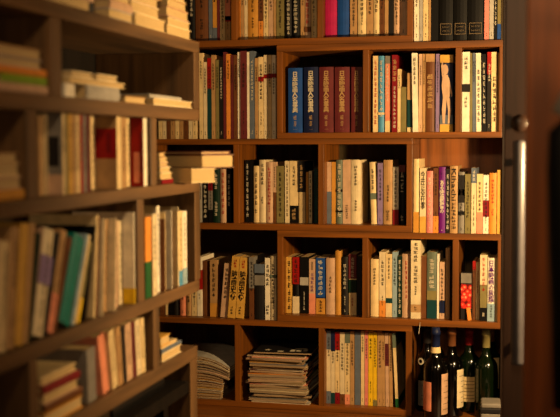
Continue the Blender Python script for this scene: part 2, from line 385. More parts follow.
R = Row('rear third row, far left bay', Z['r2'][1], .02, lim=(-1.28,236.2), top=Z['r2'][2])
for x0,x1,t,c,k in ((199.3,202.2,182,'pale_grey',{}),(202.6,208,180,'black',{'text':[('#7',.1,.9,.7,'w',0)]}),(208.5,212.6,180,'black',{'bands':[(.3,.75,'grey'),(.75,1,'crimson')]}),
    (213,220,169,'dark_green',{'text':[('ひらがな'if False else '#4',.62,.92,.5,'w',0),('#4',.12,.4,.5,'w',0)]}),(220.6,226.4,169,'beige',{'text':[('#7',.15,.95,.5,'r',0)]}),(227,231.2,168,'black',{'text':[('#6',.3,.9,.6,'w',0)]})):
    R.b(x0,x1,t,c,**k)
R = Row('rear third row, bay under statue-free dictionaries', Z['r2'][1], .055, lim=(236.2,321), top=Z['r2'][2]); R.cell = 'rear third row, bay left of centre'
for x0,x1,t,c,k in ((245.3,249.9,160,'black',{'text':[('#9',.08,.95,.6,'w',0)],'hard':False}),(250.2,252.8,160,'black',{'marks':False}),(254,259.3,166,'cream',{'text':[('#6',.3,.9,.5,'k',0),('#2',.16,.24,.7,'k',0)]}),(259.6,266,160,'ivory',{'text':[('#5',.6,.95,.5,'k',0),('#3',.3,.42,.4,'k',0)]}),
    (266.4,273,162,'beige',{'ink':'r'}),(273.2,276.2,162,'brown',{'bands':[(.5,1,'beige')]}),(276.6,284,166,'olive',{'text':[('#9',.1,.9,.45,'k',0)]}),(285,289.6,161,'ivory',{'text':[('#12',.1,.95,.45,'k',0)]}),(290,298.2,161,'cream',{'bands':[(0,.28,'black')],'text':[('#5',.6,.92,.4,'k',0),('#3',.05,.24,.6,'g',0)]}),
    (299,305.4,161,'cream',{'bands':[(.5,1,'charcoal')],'text':[('#4',.55,.95,.6,'g',0)],'lean':-.6}),(306,308.4,172,'ochre',{}),(308.8,312,171,'ivory',{'text':[('#9',.1,.95,.6,'k',0)]}),(312.2,314,171,'black',{}),(314.3,317.8,169,'dark_teal',{})):
    R.b(x0,x1,t,c,**k)
R = Row('rear third row, bay right of centre', Z['r2'][1], .05, lim=(321,E412-.0189), top=Z['r2'][2]); CD = R
for x0,x1,t,c,k in ((326,331.4,162,'beige',{'bands':[(.0,.52,'slate')],'marks':False}),(331.7,335.8,162,'ochre',{'marks':False}),(336.4,342.6,160,'grey_green',{'text':[('#9',.1,.95,.7,'w',0)],'bands':[(.5,.54,'black'),(.18,.21,'black')]}),(343,350.8,160,'cream',{'bands':[(.0,1,'beige')],'text':[('#7',.08,.3,.5,'k',0)],'hard':False}),
    (351.3,360.8,160,'ivory',{'text':[('#6',.6,.92,.4,'k',0),('#4',.2,.38,.35,'k',0)],'hard':True}),(371.5,377,162,'cream',{'lean':-2,'bands':[(.40,.5,'grey_green')],'text':[('#4',.55,.9,.6,'k',0)]}),(377.6,382.8,163,'lavender',{'ink':'k'}),(383.6,392.6,160,'tan',{'text':[('#5',.35,.62,.3,'k',0),('#6',.06,.22,.5,'k',0)],'hard':True}),
    (393,398.6,167,'white',{'bands':[(0,.26,'crimson')],'text':[('#9',.30,.95,.6,'k',0)]}),(399.2,405.2,165,'black',{'text':[('ムービー',.55,.88,.5,'w',0),('#2',.06,.16,.7,'w',0)],'bands':[(.88,1,'maroon')],'desc':'black paperback with pale katakana title at the right end of its bay'})):
    R.b(x0,x1,t,c,**k)
R = Row('rear third row, bright right bay', Z['r3'][3], .008, lim=(E412+.0008,XR-.0002), top=Z['r1'][0])
for x0,x1,t,c,k in ((413.6,418.9,159,'cream',{'bands':[(0,.28,'ochre')],'hard':True,'marks':False}),(419.8,426,168,'ivory',{'text':[('今井正全仕事',.36,.95,.72,'k',0)],'bands':[(0,.25,'gold')]}),(426.6,433,171,'pink',{'ink':'w'}),(433.4,438.4,168,'brown',{'bands':[(0,.26,'orange')]}),
    (438.9,445.4,167,'purple',{'text':[('#2',.83,.93,.6,'p',0),('ある映画監督の',.30,.80,.72,'w',0),('#1',.04,.05,.5,'w',0)],'hard':True}),(445.8,449.8,169,'charcoal',{'text':[('#10',.05,.93,.7,'w',0)]}),
    (450.1,457.8,166,'tan',{'text':[('Kihachi',.48,.96,.6,'k',1),('#8',.06,.46,.72,'k',0)],'desc':'tan paperback with a dark sideways Latin title and brown lettering below'}),
    (458.5,464.4,172,'grey',{'bands':[(.5,.95,'charcoal'),(.62,.72,'pale_grey'),(.30,.36,'black')]}),(465,470.7,174,'olive',{'ink':'k'}),(471.4,476.4,168,'ivory',{'bands':[(.77,1,'slate')],'text':[('#3',.8,.97,.6,'w',0),('#6',.1,.6,.3,'k',0)]}),
    (476.8,482.8,174,'cream',{'bands':[(0,.36,'red' if False else 'salmon')],'text':[('#7',.38,.88,.55,'k',0)]}),(483.2,488.8,175,'white',{'bands':[(.29,.57,'crimson')]}),(489.3,496.6,173,'orange',{'text':[('#7',.5,.9,.5,'r',0),('#3',.3,.42,.4,'r',0)],'hard':True}),(497.2,501,170,'gold',{'marks':False})):
    R.b(x0,x1,t,c,**k)

R = Row('rear fourth row, left bay', Z['r4'][3], .04, lim=(-1.28,bx_(277)-.0004), top=Z['r2'][0])
for x0,x1,t,c,k in ((159.4,164,262,'brown',{}),(164.6,167,264,'cream',{}),(167.6,172,266,'black',{}),(172.4,177.4,262,'charcoal',{}),(179.3,185,262,'salmon',{}),(185.4,190.7,262,'tan',{}),(191.2,196,264,'cream',{}),(196.6,201,257,'white',{'bands':[(.45,.78,'red')],'text':[('#2',.28,.4,.5,'k',0)]}),
    (202,209,261,'brown',{'hard':True,'marks':False,'sb':.05}),(209.5,217,260,'tan',{'text':[('#7',.35,.95,.5,'k',0)],'bands':[(0,.24,'ochre')],'sb':.04,'hard':False})):
    R.b(x0,x1,t,c,**k)
R.b(219.6,226.4,263,'beige',lean=5,sb=.028,text=[('#7',.35,.92,.6,'k',0)],hard=False)
R.b(226.8,234.4,256,'gold',lean=5.6,sb=.020,hard=False,kind='volume',text=[('#3',.82,.96,.5,'r',0),('映画史㊤',.28,.78,.8,'k',0),('#3',.06,.2,.4,'k',0)],desc='yellow leaning volume with bold black title, the left one of the yellow pair')
R.b(234.8,242.8,257,'gold',lean=5.4,sb=.020,hard=False,kind='volume',text=[('#3',.82,.96,.5,'r',0),('映画史㊦',.28,.78,.8,'k',0),('#3',.06,.2,.4,'k',0)],desc='yellow leaning volume with bold black title, the right one of the yellow pair')
R.prev += .018
for x0,x1,t,c,k in ((248.8,253.6,257,'brown',{'bands':[(.5,1,'grey')]}),(254.5,264,264,'charcoal',{'bands':[(.84,1,'slate'),(.62,.8,'grey')],'hard':True,'marks':False}),(264.8,269.8,258,'white',{'text':[('#5',.55,.9,.8,'k',0),('#3',.08,.25,.8,'k',0)]}),(270.5,276,256,'ivory',{'bands':[(.66,.71,'grey_green')]})):
    R.b(x0,x1,t,c,sb=.015,**k)
R = Row('rear fourth row, bay with blue book', Z['r3'][1], .045, lim=(bx_(277)+.0189,365.2), top=Z['r3'][2])
for x0,x1,t,c,k in ((284.9,292,257,'gold',{'text':[('#7',.05,.95,.6,'k',0)],'bands':[],'hard':False}),(292.7,299,257,'black',{'bands':[(.52,1,'red'),(0,.3,'ivory')],'text':[('#5',.54,.97,.7,'k',0)]}),(300,308.2,257,'black',{'marks':False,'text':[('#4',.05,.4,.2,'w',0)],'hard':False,'bands':[(.50,.64,'pale_grey')]}),
    (309,315.2,259,'beige',{'bands':[(0,.37,'salmon')],'text':[('#4',.8,.95,.5,'k',0),('#5',.4,.75,.6,'p',0)]}),(316,325,258,'navy',{'bands':[(0,.28,'ochre'),(.30,1,'blue')],'hard':False,'text':[('#7',.33,.97,.65,'w',0),('#4',.03,.25,.6,'k',0)],'desc':'blue paperback with pale lettering and an ochre foot band'}),
    (326.2,335,258,'beige',{'hard':True,'text':[('#5',.38,.68,.35,'k',0)]}),(335.5,341,251,'ochre',{'marks':False}),(342,348.2,257,'charcoal',{'ink':'w'}),(349,356.6,254,'cream',{'bands':[(.6,1,'maroon'),(.37,.58,'dark_green')],'text':[('#5',.62,.95,.5,'w',0),('#3',.15,.3,.3,'r',0)]}),(357.1,361.8,256,'olive',{'bands':[(.0,1,'charcoal')]})):
    R.b(x0,x1,t,c,**k)
R = Row('rear fourth row, tall-book bay', Z['r3'][1], .035, lim=(365.2,455.9), top=Z['r3'][2])
for x0,x1,t,c,k in ((371,379,259,'cream',{'hard':True,'bands':[],'text':[('#6',.55,.85,.4,'k',0)]}),(379.5,385.8,252,'ivory',{'bands':[(0,.25,'orange')]}),(386.1,392.4,254,'cream',{'text':[('#6',.6,.95,.35,'k',0)],'bands':[(.22,.30,'dark_teal')]}),(392.7,397.4,252,'pale_blue',{}),(397.8,402.3,256,'dark_green',{'text':[('#10',.05,.95,.6,'w',0)]}),
    (402.6,410.8,254,'beige',{'hard':True,'text':[('#8',.3,.9,.3,'r',0)]}),(411.2,421,240,'ivory',{'hard':False,'sb':.02,'text':[('#5',.72,.97,.5,'k',0),('#5',.45,.68,.5,'k',0),('#4',.3,.42,.3,'k',0),('#2',.1,.16,.5,'k',0)],'bands':[(.08,.18,'tan')],'kind':'book','desc':'tall cream slipcased volume nearly touching the board above it'}),(421.6,427,256,'brown',{'marks':False}),
    (427.6,437.2,252,'grey_green',{'hard':True,'bands':[(.0,.28,'dark_teal'),(.28,.42,'olive')],'text':[('#4',.68,.9,.6,'w',0),('#3',.45,.66,.7,'w',0)]}),(437.6,439.6,254,'white',{}),(440,445.2,262,'beige',{'bands':[(.1,.32,'navy')]}),(446,450.2,248,'tan',{'marks':False})):
    R.b(x0,x1,t,c,**k)
R = Row('rear fourth row, far right bay', Z['r3'][1], .04, lim=(bx_(472.4),XR-.0105), top=Z['r3'][2])
R.b(473,476.3,261,'brown',bands=[(.85,1,'red')]); R.b(476.7,480.3,262,'cream',ink='r'); R.b(480.8,487.8,255,'olive',sb=.02,bands=[(0,.2,'black'),(.55,1,'ivory')],text=[('#7',.45,.97,.5,'r',0),('#1',.06,.14,.5,'w',0)]); R.b(488.3,496,258,'white',sb=.02,text=[('日本映画の思想',.30,.96,.72,'p',0),('#5',.06,.26,.4,'k',0)],bands=[(0,.28,'pale_blue')],desc='white paperback with large purple title and pale blue foot, near the right end'); R.b(496.5,500,258,'cream',sb=.02)
# framed red photograph leaning in that bay
xa, _ = on_y(460.6, 300, YB+.03); xb, zt = on_y(471.8, 273, YB+.03)
ph = empty('picture_box', (xa, YB+.03, Z['r3'][1]+.0004)); tag(ph, 'small box with glowing red flower picture at the left of the far right bay', 'picture')
hh = zt-Z['r3'][1]; box('case', (0, xb-xa, 0, .03, 0, hh), M('charcoal'), ph, .001)
def picmat(name, cols, scale=28):
    m, nt, b = newmat(name, .4, .4)
    tc = nt.nodes.new('ShaderNodeTexCoord'); n = nt.nodes.new('ShaderNodeTexVoronoi'); n.inputs['Scale'].default_value = scale*3
    r = nt.nodes.new('ShaderNodeValToRGB'); e = r.color_ramp.elements; e[0].color = lin(cols[0]); e[1].color = lin(cols[-1]); e[1].position = .8
    for i, c in enumerate(cols[1:-1]): q = e.new(.8*(i+1)/(len(cols)-1)); q.color = lin(c)
    nt.links.new(tc.outputs['Object'], n.inputs['Vector']); nt.links.new(n.outputs['Distance'], r.inputs[0]); nt.links.new(r.outputs[0], b.inputs['Base Color'])
    return m
FL = picmat('red_flower_print', [(.98,.72,.55),(.9,.2,.14),(.35,.03,.04)])
box('flower_picture', (.001, xb-xa-.001, -.0008, -.0002, hh*.24, hh*.76), FL, ph, 0)
box('caption_strip', (.001, xb-xa-.001, -.0008, -.0002, hh*.78, hh*.99), M('grey'), ph, 0)
x_, _z = on_y(469.7, 315, YB+.012)
cd = box('card', (-.006,.006,0,.0015,0,.041), M('orange')); cd.location = (x_, YB+.014, Z['r3'][1]+.0011); cd.rotation_euler = (math.radians(-12), math.radians(-8), 0)
tag(cd, 'little orange card propped against the red flower picture', 'card')

# magazines standing in the bottom row
R = Row('rear bottom row, magazine bay', Z['r4'][1], .035, lim=(321.3,E412-.0189), top=Z['r4'][2])
for i,(x0,x1,c,k) in enumerate(((326.4,330.8,'ivory',{'bands':[(.74,1,'slate'),(0,.17,'slate')]}),(331.1,334.9,'ivory',{'bands':[(.72,1,'navy'),(0,.15,'teal' if False else 'dark_teal')]}),(335.2,339.8,'cream',{'bands':[(.75,1,'red'),(0,.16,'crimson')]}),(340.1,344.8,'ivory',{'bands':[(0,.14,'brown')]}),(345.1,350,'cream',{'bands':[(.85,1,'grey_green'),(0,.14,'salmon')]}),
    (350.3,354.6,'tan',{}),(355,360.8,'slate',{'marks':False}),(361.2,364.7,'cream',{}),(365,368.4,'pink',{}),(368.7,373.3,'yellow',{}),(373.6,377.3,'yellow',{'bands':[(0,.08,'olive')]}),(377.9,382.6,'orange',{'bands':[(0,1,'tan')]}),(382.9,386,'tan',{}),(386.3,389.8,'beige',{'bands':[(.55,.85,'maroon')]}),(390.1,393.6,'tan',{}))):
    R.b(x0,x1,331+random.uniform(-.5,1.5)+(1.5 if i>11 else 0),c,hard=False,kind='magazine',nm='magazine',lean=-1.0 if i>11 else 0,**k)
R.prev += .010
R.b(395.0,399.4,333,'cream',hard=False,kind='magazine',nm='magazine',lean=-4,sb=.028,bands=[(.80,1,'grey_green'),(0,.12,'green')],marks=False)

# ------------------------------------------------------------------ piles of magazines
def magazine(cx, cy, z, L, D, t, col, rz, sag, k, label, group, lf):
    root = empty('magazine', (cx, cy, z), (0,0,rz))
    n = 8
    def sheet(x0,x1,y0,y1,z0,z1):
        bm = bmesh.new(); g = []
        for lay in (z0, z1):
            g.append([[bm.verts.new((x0+(x1-x0)*i/n, y0+(y1-y0)*j/n, lay - sag*lf(cx+x0+(x1-x0)*i/n, cy+y0+(y1-y0)*j/n))) for j in range(n+1)] for i in range(n+1)])
        a, b_ = g
        for i in range(n):
            for j in range(n):
                bm.faces.new((a[i][j],a[i][j+1],a[i+1][j+1],a[i+1][j])); bm.faces.new((b_[i][j],b_[i+1][j],b_[i+1][j+1],b_[i][j+1]))
        for i in range(n):
            bm.faces.new((a[i][0],a[i+1][0],b_[i+1][0],b_[i][0])); bm.faces.new((a[i+1][n],a[i][n],b_[i][n],b_[i+1][n]))
            bm.faces.new((a[0][i+1],a[0][i],b_[0][i],b_[0][i+1])); bm.faces.new((a[n][i],a[n][i+1],b_[n][i+1],b_[n][i]))
        return mesh('sheet', bm)
    link('page_block', sheet(-L/2, L/2, -D/2, D/2, .0009, t-.0009), PAGESZ, root)
    link('front_cover', sheet(-L/2-.0006, L/2+.0006, -D/2-.0006, D/2+.0006, t-.0008, t-.0001), M(col), root)
    link('back_cover', sheet(-L/2-.0006, L/2+.0006, -D/2-.0006, D/2+.0006, .0001, .0008), M(random.choice(['white','grey','tan','beige','charcoal'])), root)
    tag(root, label, 'magazine', group)
    return root
zb = Z['r4'][1]+.0002
# centre pile
cx = (on_y(247, 410, YB+.02)[0] + on_y(309, 410, YB+.02)[0])/2; cy = YB+.130
cols = ['pale_grey','grey','beige','charcoal','ivory','grey','salmon','olive','beige','salmon','orange','beige','maroon','grey','cream','slate','ochre','charcoal','beige','salmon','charcoal']
ordn = ['bottom','second from bottom','third from bottom','fourth from bottom','fifth from bottom','sixth from bottom','seventh from bottom','eighth from bottom','ninth from bottom','tenth from bottom','eleventh up','twelfth up','thirteenth up','fourteenth up','fifteenth up','sixteenth up','seventeenth up','third from top','second from top','one under the top','topmost']
def ordlab(i, n):
    names = ['first','second','third','fourth','fifth','sixth','seventh','eighth','ninth','tenth','eleventh','twelfth','thirteenth','fourteenth','fifteenth','sixteenth','seventeenth','eighteenth','nineteenth','twentieth']
    if i == 0: return 'lowest'
    if i == n-1: return 'topmost'
    if i <= n//2: return names[i]+' from the bottom'
    return names[n-1-i]+' from the top'
rnd = random.Random(3); z = zb; n = len(cols)
for i, c in enumerate(cols):
    t = rnd.choice((.004,.005,.0065,.008,.0095))
    sh = .012 if i < 6 else (-.006 if i < 13 else 0)
    magazine(cx+sh+rnd.uniform(-.006,.006), cy+rnd.uniform(-.008,.004)-.004, z, .182+rnd.uniform(-.006,.010), .238, t, c, rnd.uniform(-.07,.07), .0035*(i/n), i,
        f"{c.replace('_',' ')} magazine lying {ordlab(i,n)} of the messy pile in the bottom middle bay", 'magazines piled in the bottom middle bay',
        lambda x, y: 0)
    z += t+.0004
ZT = z
lf_ = magazine(cx+.010, cy+.000, z+.0035, .188, .225, .005, 'charcoal', .06, .0, 0, 'dark magazine with white star and boxes printed on it, on top of the messy pile', 'magazines piled in the bottom middle bay', lambda x, y: 0)
bm = bmesh.new()
for (x0,x1,y0,y1) in ((.02,.035,-.09,-.06),(.04,.055,-.085,-.055),(.062,.075,-.08,-.05),(-.02,.0,-.1,-.085),(.03,.07,-.045,-.035)): bm_box(bm, x0, x1, y0, y1, .00495, .0052)
pts = []
for q in range(10):
    rr = .014 if q % 2 == 0 else .005; pts.append(bm.verts.new((-.055+rr*math.cos(q*math.pi/5+.3), -.075+1.3*rr*math.sin(q*math.pi/5+.3), .0053)))
bm.faces.new(pts)
link('printed_marks', mesh('printed_marks', bm), INKW, lf_)
# left pile, its upper half slumping to the right
cx2 = on_y(206, 380, YB+.1)[0]; cy2 = YB+.130; z = zb; cols2 = ['tan','ochre','beige','gold','tan','brown','ochre','tan','orange','beige','charcoal','beige','ivory','gold','pale_grey']
n = len(cols2)
xe = on_y(245.5, 380, YB+.1)[0]
for i, c in enumerate(cols2):
    t = rnd.uniform(.0052, .0078); up = i >= 9
    magazine(cx2+(.016 if up else -.008+.0012*i), cy2+rnd.uniform(-.005,.005), z, .185 if up else .172, .24, t, c, rnd.uniform(-.004,.004), (.030*i/n), i,
        f"{c.replace('_',' ')} magazine lying {ordlab(i,n)} of the slumping pile beside the left unit's end", 'magazines piled in the bottom left bay',
        lambda x, y: max(0, min(1.13, (x-cx2)/.1))**2)
    z += t+.0004 + .030/n*1.3
# ------------------------------------------------------------------ wine bottles
def glass(name, c):
    m, nt, b = newmat(name, .12, .5)
    b.inputs['Base Color'].default_value = lin(c); b.inputs['Coat Weight'].default_value = .2
    n = nt.nodes.new('ShaderNodeTexNoise'); n.inputs['Scale'].default_value = 20
    r = nt.nodes.new('ShaderNodeMapRange'); r.inputs[3].default_value = .08; r.inputs[4].default_value = .2
    nt.links.new(n.outputs[0], r.inputs[0]); nt.links.new(r.outputs[0], b.inputs['Roughness'])
    return m
GLB = glass('black_glass', (.012,.010,.008)); GLG = glass('green_glass', (.03,.07,.02))
def lathe(bm, prof, n=28, a0=0, a1=2*math.pi):
    full = abs(a1-a0-2*math.pi) < 1e-6; rings = []
    k = n if full else n+1
    for r, z in prof: rings.append([bm.verts.new((r*math.cos(a0+(a1-a0)*i/n), r*math.sin(a0+(a1-a0)*i/n), z)) for i in range(k)])
    for a, b_ in zip(rings, rings[1:]):
        for i in range(n):
            j = (i+1) % k; bm.faces.new((a[i], a[j], b_[j], b_[i]))
    return rings
def bottle(px, Y, H, r, gl, cap, lab, lz0, lz1, la, lw, label, extra=None):
    """la: heading of the label centre (degrees, -90 faces the room); lw: its angular width"""
    X = on_y(px, 380, Y)[0]; s = H/.30
    root = empty('wine_bottle', (X, Y, ZP+.0005)); tag(root, label, 'bottle', 'wine bottles on the platform')
    bm = bmesh.new()
    prof = [(0.001,.004),(r*.6,.002),(r*.93,0),(r,.006),(r,.165*s),(r*.96,.178*s),(r*.80,.192*s),(r*.52,.204*s),(.0150,.214*s),(.0125,.232*s),(.0122,H-.022),(.0136,H-.021),(.0136,H-.012),(.012,H-.010),(.012,H-.0005),(.001,H)]
    lathe(bm, prof); me = mesh('glass_body', bm); smooth(me); link('glass_body', me, gl, root)
    bm = bmesh.new(); lathe(bm, [(.0134,H-.058),(.0130,H-.0225),(.0145,H-.0222),(.0145,H-.011),(.0128,H-.009),(.0128,H+.0004),(.001,H+.0008)]); me = mesh('foil_capsule', bm); smooth(me); o = link('foil_capsule', me, M(cap), root); o['label'] = cap.replace('_',' ')+' foil capsule'
    bm = bmesh.new(); a = math.radians(la); w_ = math.radians(lw)/2
    lathe(bm, [(r+.0004,lz0),(r+.0004,lz1)], 18, a-w_, a+w_); me = mesh('paper_label', bm); smooth(me); lo = link('paper_label', me, M(lab), root); lo['label'] = lab.replace('_',' ')+' paper label'
    bm = bmesh.new(); rr = random.Random(int(px))
    for q in range(6):
        z0 = lz0+(lz1-lz0)*(.12+.14*q); ww = w_*rr.uniform(.3,.75)
        lathe(bm, [(r+.0007,z0),(r+.0007,z0+.0016)], 10, a-ww, a+ww)
    me = mesh('label_print', bm); link('label_print', me, INK, lo)
    if extra: extra(root, H, r)
    return root
def neckband(root, H, r):
    bm = bmesh.new(); lathe(bm, [(.0160,H-.076),(.0142,H-.0585)]); me = mesh('neck_band', bm); smooth(me); link('neck_band', me, M('cream'), root)
    bm = bmesh.new(); a = math.radians(-135); lathe(bm, [(r+.0004,.04),(r+.0004,.13)], 14, a-.55, a+.55); me = mesh('side_label', bm); smooth(me); o = link('side_label', me, M('salmon'), root); o['label'] = 'pinkish side label'
def seal(root, H, r):
    bm = bmesh.new(); a = math.radians(-118)
    for ri, ro, mt in ((.006,.011,0),):
        n = 20; c = Vector((0,0,0)); v1 = []; v2 = []
        for i in range(n):
            t = 2*math.pi*i/n
            for rad, L in ((ri, v1), (ro, v2)):
                ang = a + rad*math.cos(t)/r; zz = H*.70 + rad*math.sin(t)
                L.append(bm.verts.new(((r*.985+.002)*math.cos(ang), (r*.985+.002)*math.sin(ang), zz-.03)))
        for i in range(n): j = (i+1) % n; bm.faces.new((v1[i], v2[i], v2[j], v1[j]))
    link('round_seal', mesh('round_seal', bm), INKW, root)
bottle(427.2, YB+.10, .275, .036, GLB, 'charcoal', 'grey', .02, .10, -75, 120, 'dark wine bottle with a round white seal, partly behind the foremost bottle', seal)
bottle(434, YB+.20, .275, .036, GLB, 'maroon', 'ivory', .05, .12, -60, 80, 'dark wine bottle whose reddish neck shows behind the blue-capped bottle')
bottle(435.5, YB-.05, .292, .037, GLB, 'navy', 'beige', .03, .155, -20, 70, 'foremost dark wine bottle with blue capsule and cream neck band', neckband)
bottle(451.5, YB+.05, .278, .037, GLB, 'brown', 'ivory', .03, .15, -20, 75, 'black wine bottle with brown capsule and a pale label on its right', None)
bottle(468.8, YB+.125, .270, .037, GLG, 'dark_red', 'cream', .035, .115, -85, 120, 'wine bottle with dark red capsule and a cream label in front', None)
bottle(486, YB+.06, .276, .036, GLG, 'olive', 'cream', .05, .11, 80, 90, 'green wine bottle with olive capsule, second bottle from the right', None)
bottle(490.5, YB+.17, .276, .036, GLG, 'tan', 'cream', .07, .17, -70, 60, 'rightmost wine bottle with tan capsule, against the end board', None)
# extra label on the left flank of the foremost bottle
# grey device in front of the bottles
gx = on_y(490.5, 405, YB-.10)[0]
dv = empty('metal_tin', (gx, YB-.115, ZP+.0005), (0,0,math.radians(4))); tag(dv, 'flat grey metal tin in front of the rightmost wine bottles', 'tin')
GREYM = noise_mat('dull_grey_metal', (.30,.29,.31), .05, 40, .35, .5)
box('body', (-.028,.028,-.04,.04,0,.060), M('grey'), dv, .004); box('tray', (-.0295,.0295,-.0415,.0415,.0602,.076), M('charcoal'), dv, .003); box('lid', (-.027,.030,-.040,.0415,.0762,.090), M('grey'), dv, .004)
# white strings hanging from the shelf edge
sx, sz = on_y(419.5, 326, YB-.002)
bm = bmesh.new(); bmesh.ops.create_cone(bm, cap_ends=True, segments=8, radius1=.0009, radius2=.0007, depth=.036)
for v in bm.verts: v.co.x += .002*math.sin(v.co.z*90)
st = link('string', mesh('string', bm), INKW); st.location = (sx, YB-.0042, sz-.006); tag(st, 'short white string hanging off the board above the wine bottles', 'string')

# ------------------------------------------------------------------ left bookcase
LZ = dict(A=(.2615,.2945), B=(.0660,.1000), C=(-.1405,-.1085), D=(-.4315,-.3985), E=(-.6260,-.5890))
LZ = {k: (ZC+v[0]*abs(XL), ZC+v[1]*abs(XL)) for k, v in LZ.items()}
def ly(px): return on_x(px, 200)[0]
YN = .95; YE = ly(200.5); DL = .26; XB = XL-DL
lb = empty('bookcase', (XL-.13, 1.8, 0)); tag(lb, 'blurred brown wooden bookcase running along the left side towards the camera', 'bookcase')
lo_ = tuple(lb.location)
YEE = ly(196.5)
for k, ye in (('A',YE),('B',YE-.004),('C',YE),('D',YE-.012),('E',YEE)):
    box('shelf_board', (XB, XL, YN, ye, *LZ[k]), WL['y'], lb, .002, lo_)
def lpost(px0, px1, lo, hi, full=True, y=None):
    y0, y1 = (ly(px0), ly(px1)) if y is None else y
    box('upright', (XB, XL-.0006, y0, y1, lo, hi), WL['z'], lb, .0015, lo_)
lpost(195.3,200.3,LZ['B'][1],LZ['A'][0]); lpost(54.5,64,LZ['B'][1],LZ['A'][0])
lpost(28.5,38.5,LZ['C'][1],LZ['B'][0]); lpost(151.5,157.5,LZ['C'][1],LZ['B'][0])
lpost(195.0,200.3,LZ['D'][1],LZ['C'][0]); lpost(137.5,144,LZ['D'][1],LZ['C'][0])
lpost(152.5,158.5,LZ['E'][1],LZ['D'][0]); lpost(27,35,LZ['E'][1],LZ['D'][0])
lpost(189.5,196.2,.0005,LZ['E'][0])
for a, b_ in (('C','B'),('D','C'),('E','D'),('B','A')): box('upright', (XB, XL-.0006, YN, YN+.025, LZ[a][1], LZ[b_][0]), WL['z'], lb, .0015, lo_)
box('upright', (XB, XL-.0006, YN, YN+.025, .0005, LZ['E'][0]), WL['z'], lb, .0015, lo_)
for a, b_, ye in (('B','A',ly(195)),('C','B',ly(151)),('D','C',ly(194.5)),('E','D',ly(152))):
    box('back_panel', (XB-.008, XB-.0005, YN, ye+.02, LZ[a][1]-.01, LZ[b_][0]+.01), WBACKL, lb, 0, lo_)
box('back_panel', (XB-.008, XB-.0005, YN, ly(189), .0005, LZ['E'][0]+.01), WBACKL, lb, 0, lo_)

S = LRow('left unit, upper middle bay', LZ['C'][1], LZ['B'][0], ly(38.5)+.0005, ly(151.5)-.0005)
for x0,x1,t,c,k in ((39.5,43.5,116,'tan',{'r':.035,'marks':False}),(44,49,114,'cream',{'r':.032,'marks':False}),(61.8,66,111,'cream',{'r':.004,'cov':[(0,.99,0,1,'grey'),(.06,.6,.35,.72,'charcoal'),(.0,.9,0,.25,'beige')],'covdesc':'dark figure cover'}),(66.4,69,112,'olive',{}),(69.4,73,112,'gold',{}),(73.4,77,112,'tan',{}),(77.4,80.6,112,'cream',{}),
    (81,83.6,112,'red',{}),(84,87,113,'grey',{}),(87.5,91,113,'maroon',{}),(91.4,96,113,'cream',{'r':.048}),(117.5,122,113,'cream',{'r':.004,'cov':[(0,.99,0,1,'tan'),(.0,.6,.42,.84,'red'),(.12,.2,.5,.78,'dark_red')],'covdesc':'red poster cover','marks':False}),
    (122.6,126.5,115,'tan',{'r':.012}),(127,131,115,'cream',{'r':.034}),(143,147.5,116,'white',{'r':.004,'cov':[(0,.99,0,1,'red'),(.02,.08,.2,.8,'dark_red'),(.08,.20,.05,.5,'salmon')],'covdesc':'dark red cover','marks':False})):
    S.b(x0,x1,t,c,hard=False,**k)
S = LRow('left unit, wide middle bay', LZ['D'][1], LZ['C'][0], 1.0, ly(137.5)-.0005)
for x0,x1,t,L,c,k in ((-19,-8,236,7,'beige',{}),(-7,3,240,7,'cream',{}),(3.5,11.5,226,8,'tan',{}),(12,20,222,9,'gold',{'marks':False}),(20.5,25.5,222,10,'tan',{'marks':False}),(26,29,232,12,'dark_green',{}),(29.5,41,226,15,'ivory',{'cov':[(0,.99,0,1,'beige'),(.1,.6,.4,.8,'lavender')],'bands':[(.48,.75,'lavender')],'covdesc':'violet picture'}),
    (41.5,44.5,232,16,'charcoal',{}),(45,51,228,17,'tan',{'bands':[(0,.38,'salmon')]}),(51.5,54.5,236,18,'brown',{}),(55,69,231,19,'teal',{'marks':False}),(69.5,72,233,19,'pale_blue',{}),(72.5,74.5,234,19,'cream',{}),(75,78,240,19,'olive',{'bands':[(0,.3,'yellow')]}),(80,83,226,12,'black',{'ink':'w'}),
    (89,93.5,215,5,'cream',{'marks':False}),(94,96.5,217,4,'brown',{}),(97,101.5,219,3.5,'ivory',{'r':.004}),(102,105.5,219,3,'tan',{'r':.02}),(106,111,219,2.5,'ivory',{'r':.004}),(112,116.5,220,1.5,'beige',{'r':.02}),(118,122,221,0,'ivory',{'r':.03}),(127,133,213,0,'white',{'r':.004,'marks':True,'bands':[(0,.17,'yellow')],'cov':[(0,.9,.17,1,'white')]})):
    S.b(x0,x1,t,c,lean=L,hard=False if x1-x0<8 else None,**k)
S = LRow('left unit, middle end bay', LZ['D'][1], LZ['C'][0], ly(144)+.0005, ly(195)-.0005)
for x0,x1,t,c,k in ((144.8,150.6,217,'cream',{'bands':[(.45,1,'orange'),(0,.45,'green')],'marks':False}),(151,152,220,'brown',{}),(152.3,156,214,'ivory',{}),(156.3,159.3,206,'white',{'r':.018}),(159.6,160.4,220,'brown',{}),(160.7,164,213,'cream',{}),(164.3,165.6,222,'charcoal',{'r':.02}),(166,170.4,211,'white',{}),(170.7,171.8,220,'brown',{'r':.02}),(172,175,212,'cream',{}),(175.3,178,207,'ivory',{}),(178.3,182,211,'cream',{'bands':[(0,.2,'sky_blue')]}),(182.3,186.6,211,'white',{'bands':[(0,.22,'pale_blue')]})):  # narrow brown and charcoal books added for the shaded gaps between spines
    k.setdefault('r', .006)
    S.b(x0,x1,t,c,hard=False,**k)
S = LRow('left unit, lower bay', LZ['E'][1], LZ['D'][0], ly(80)+.012, ly(152.5)-.0005)
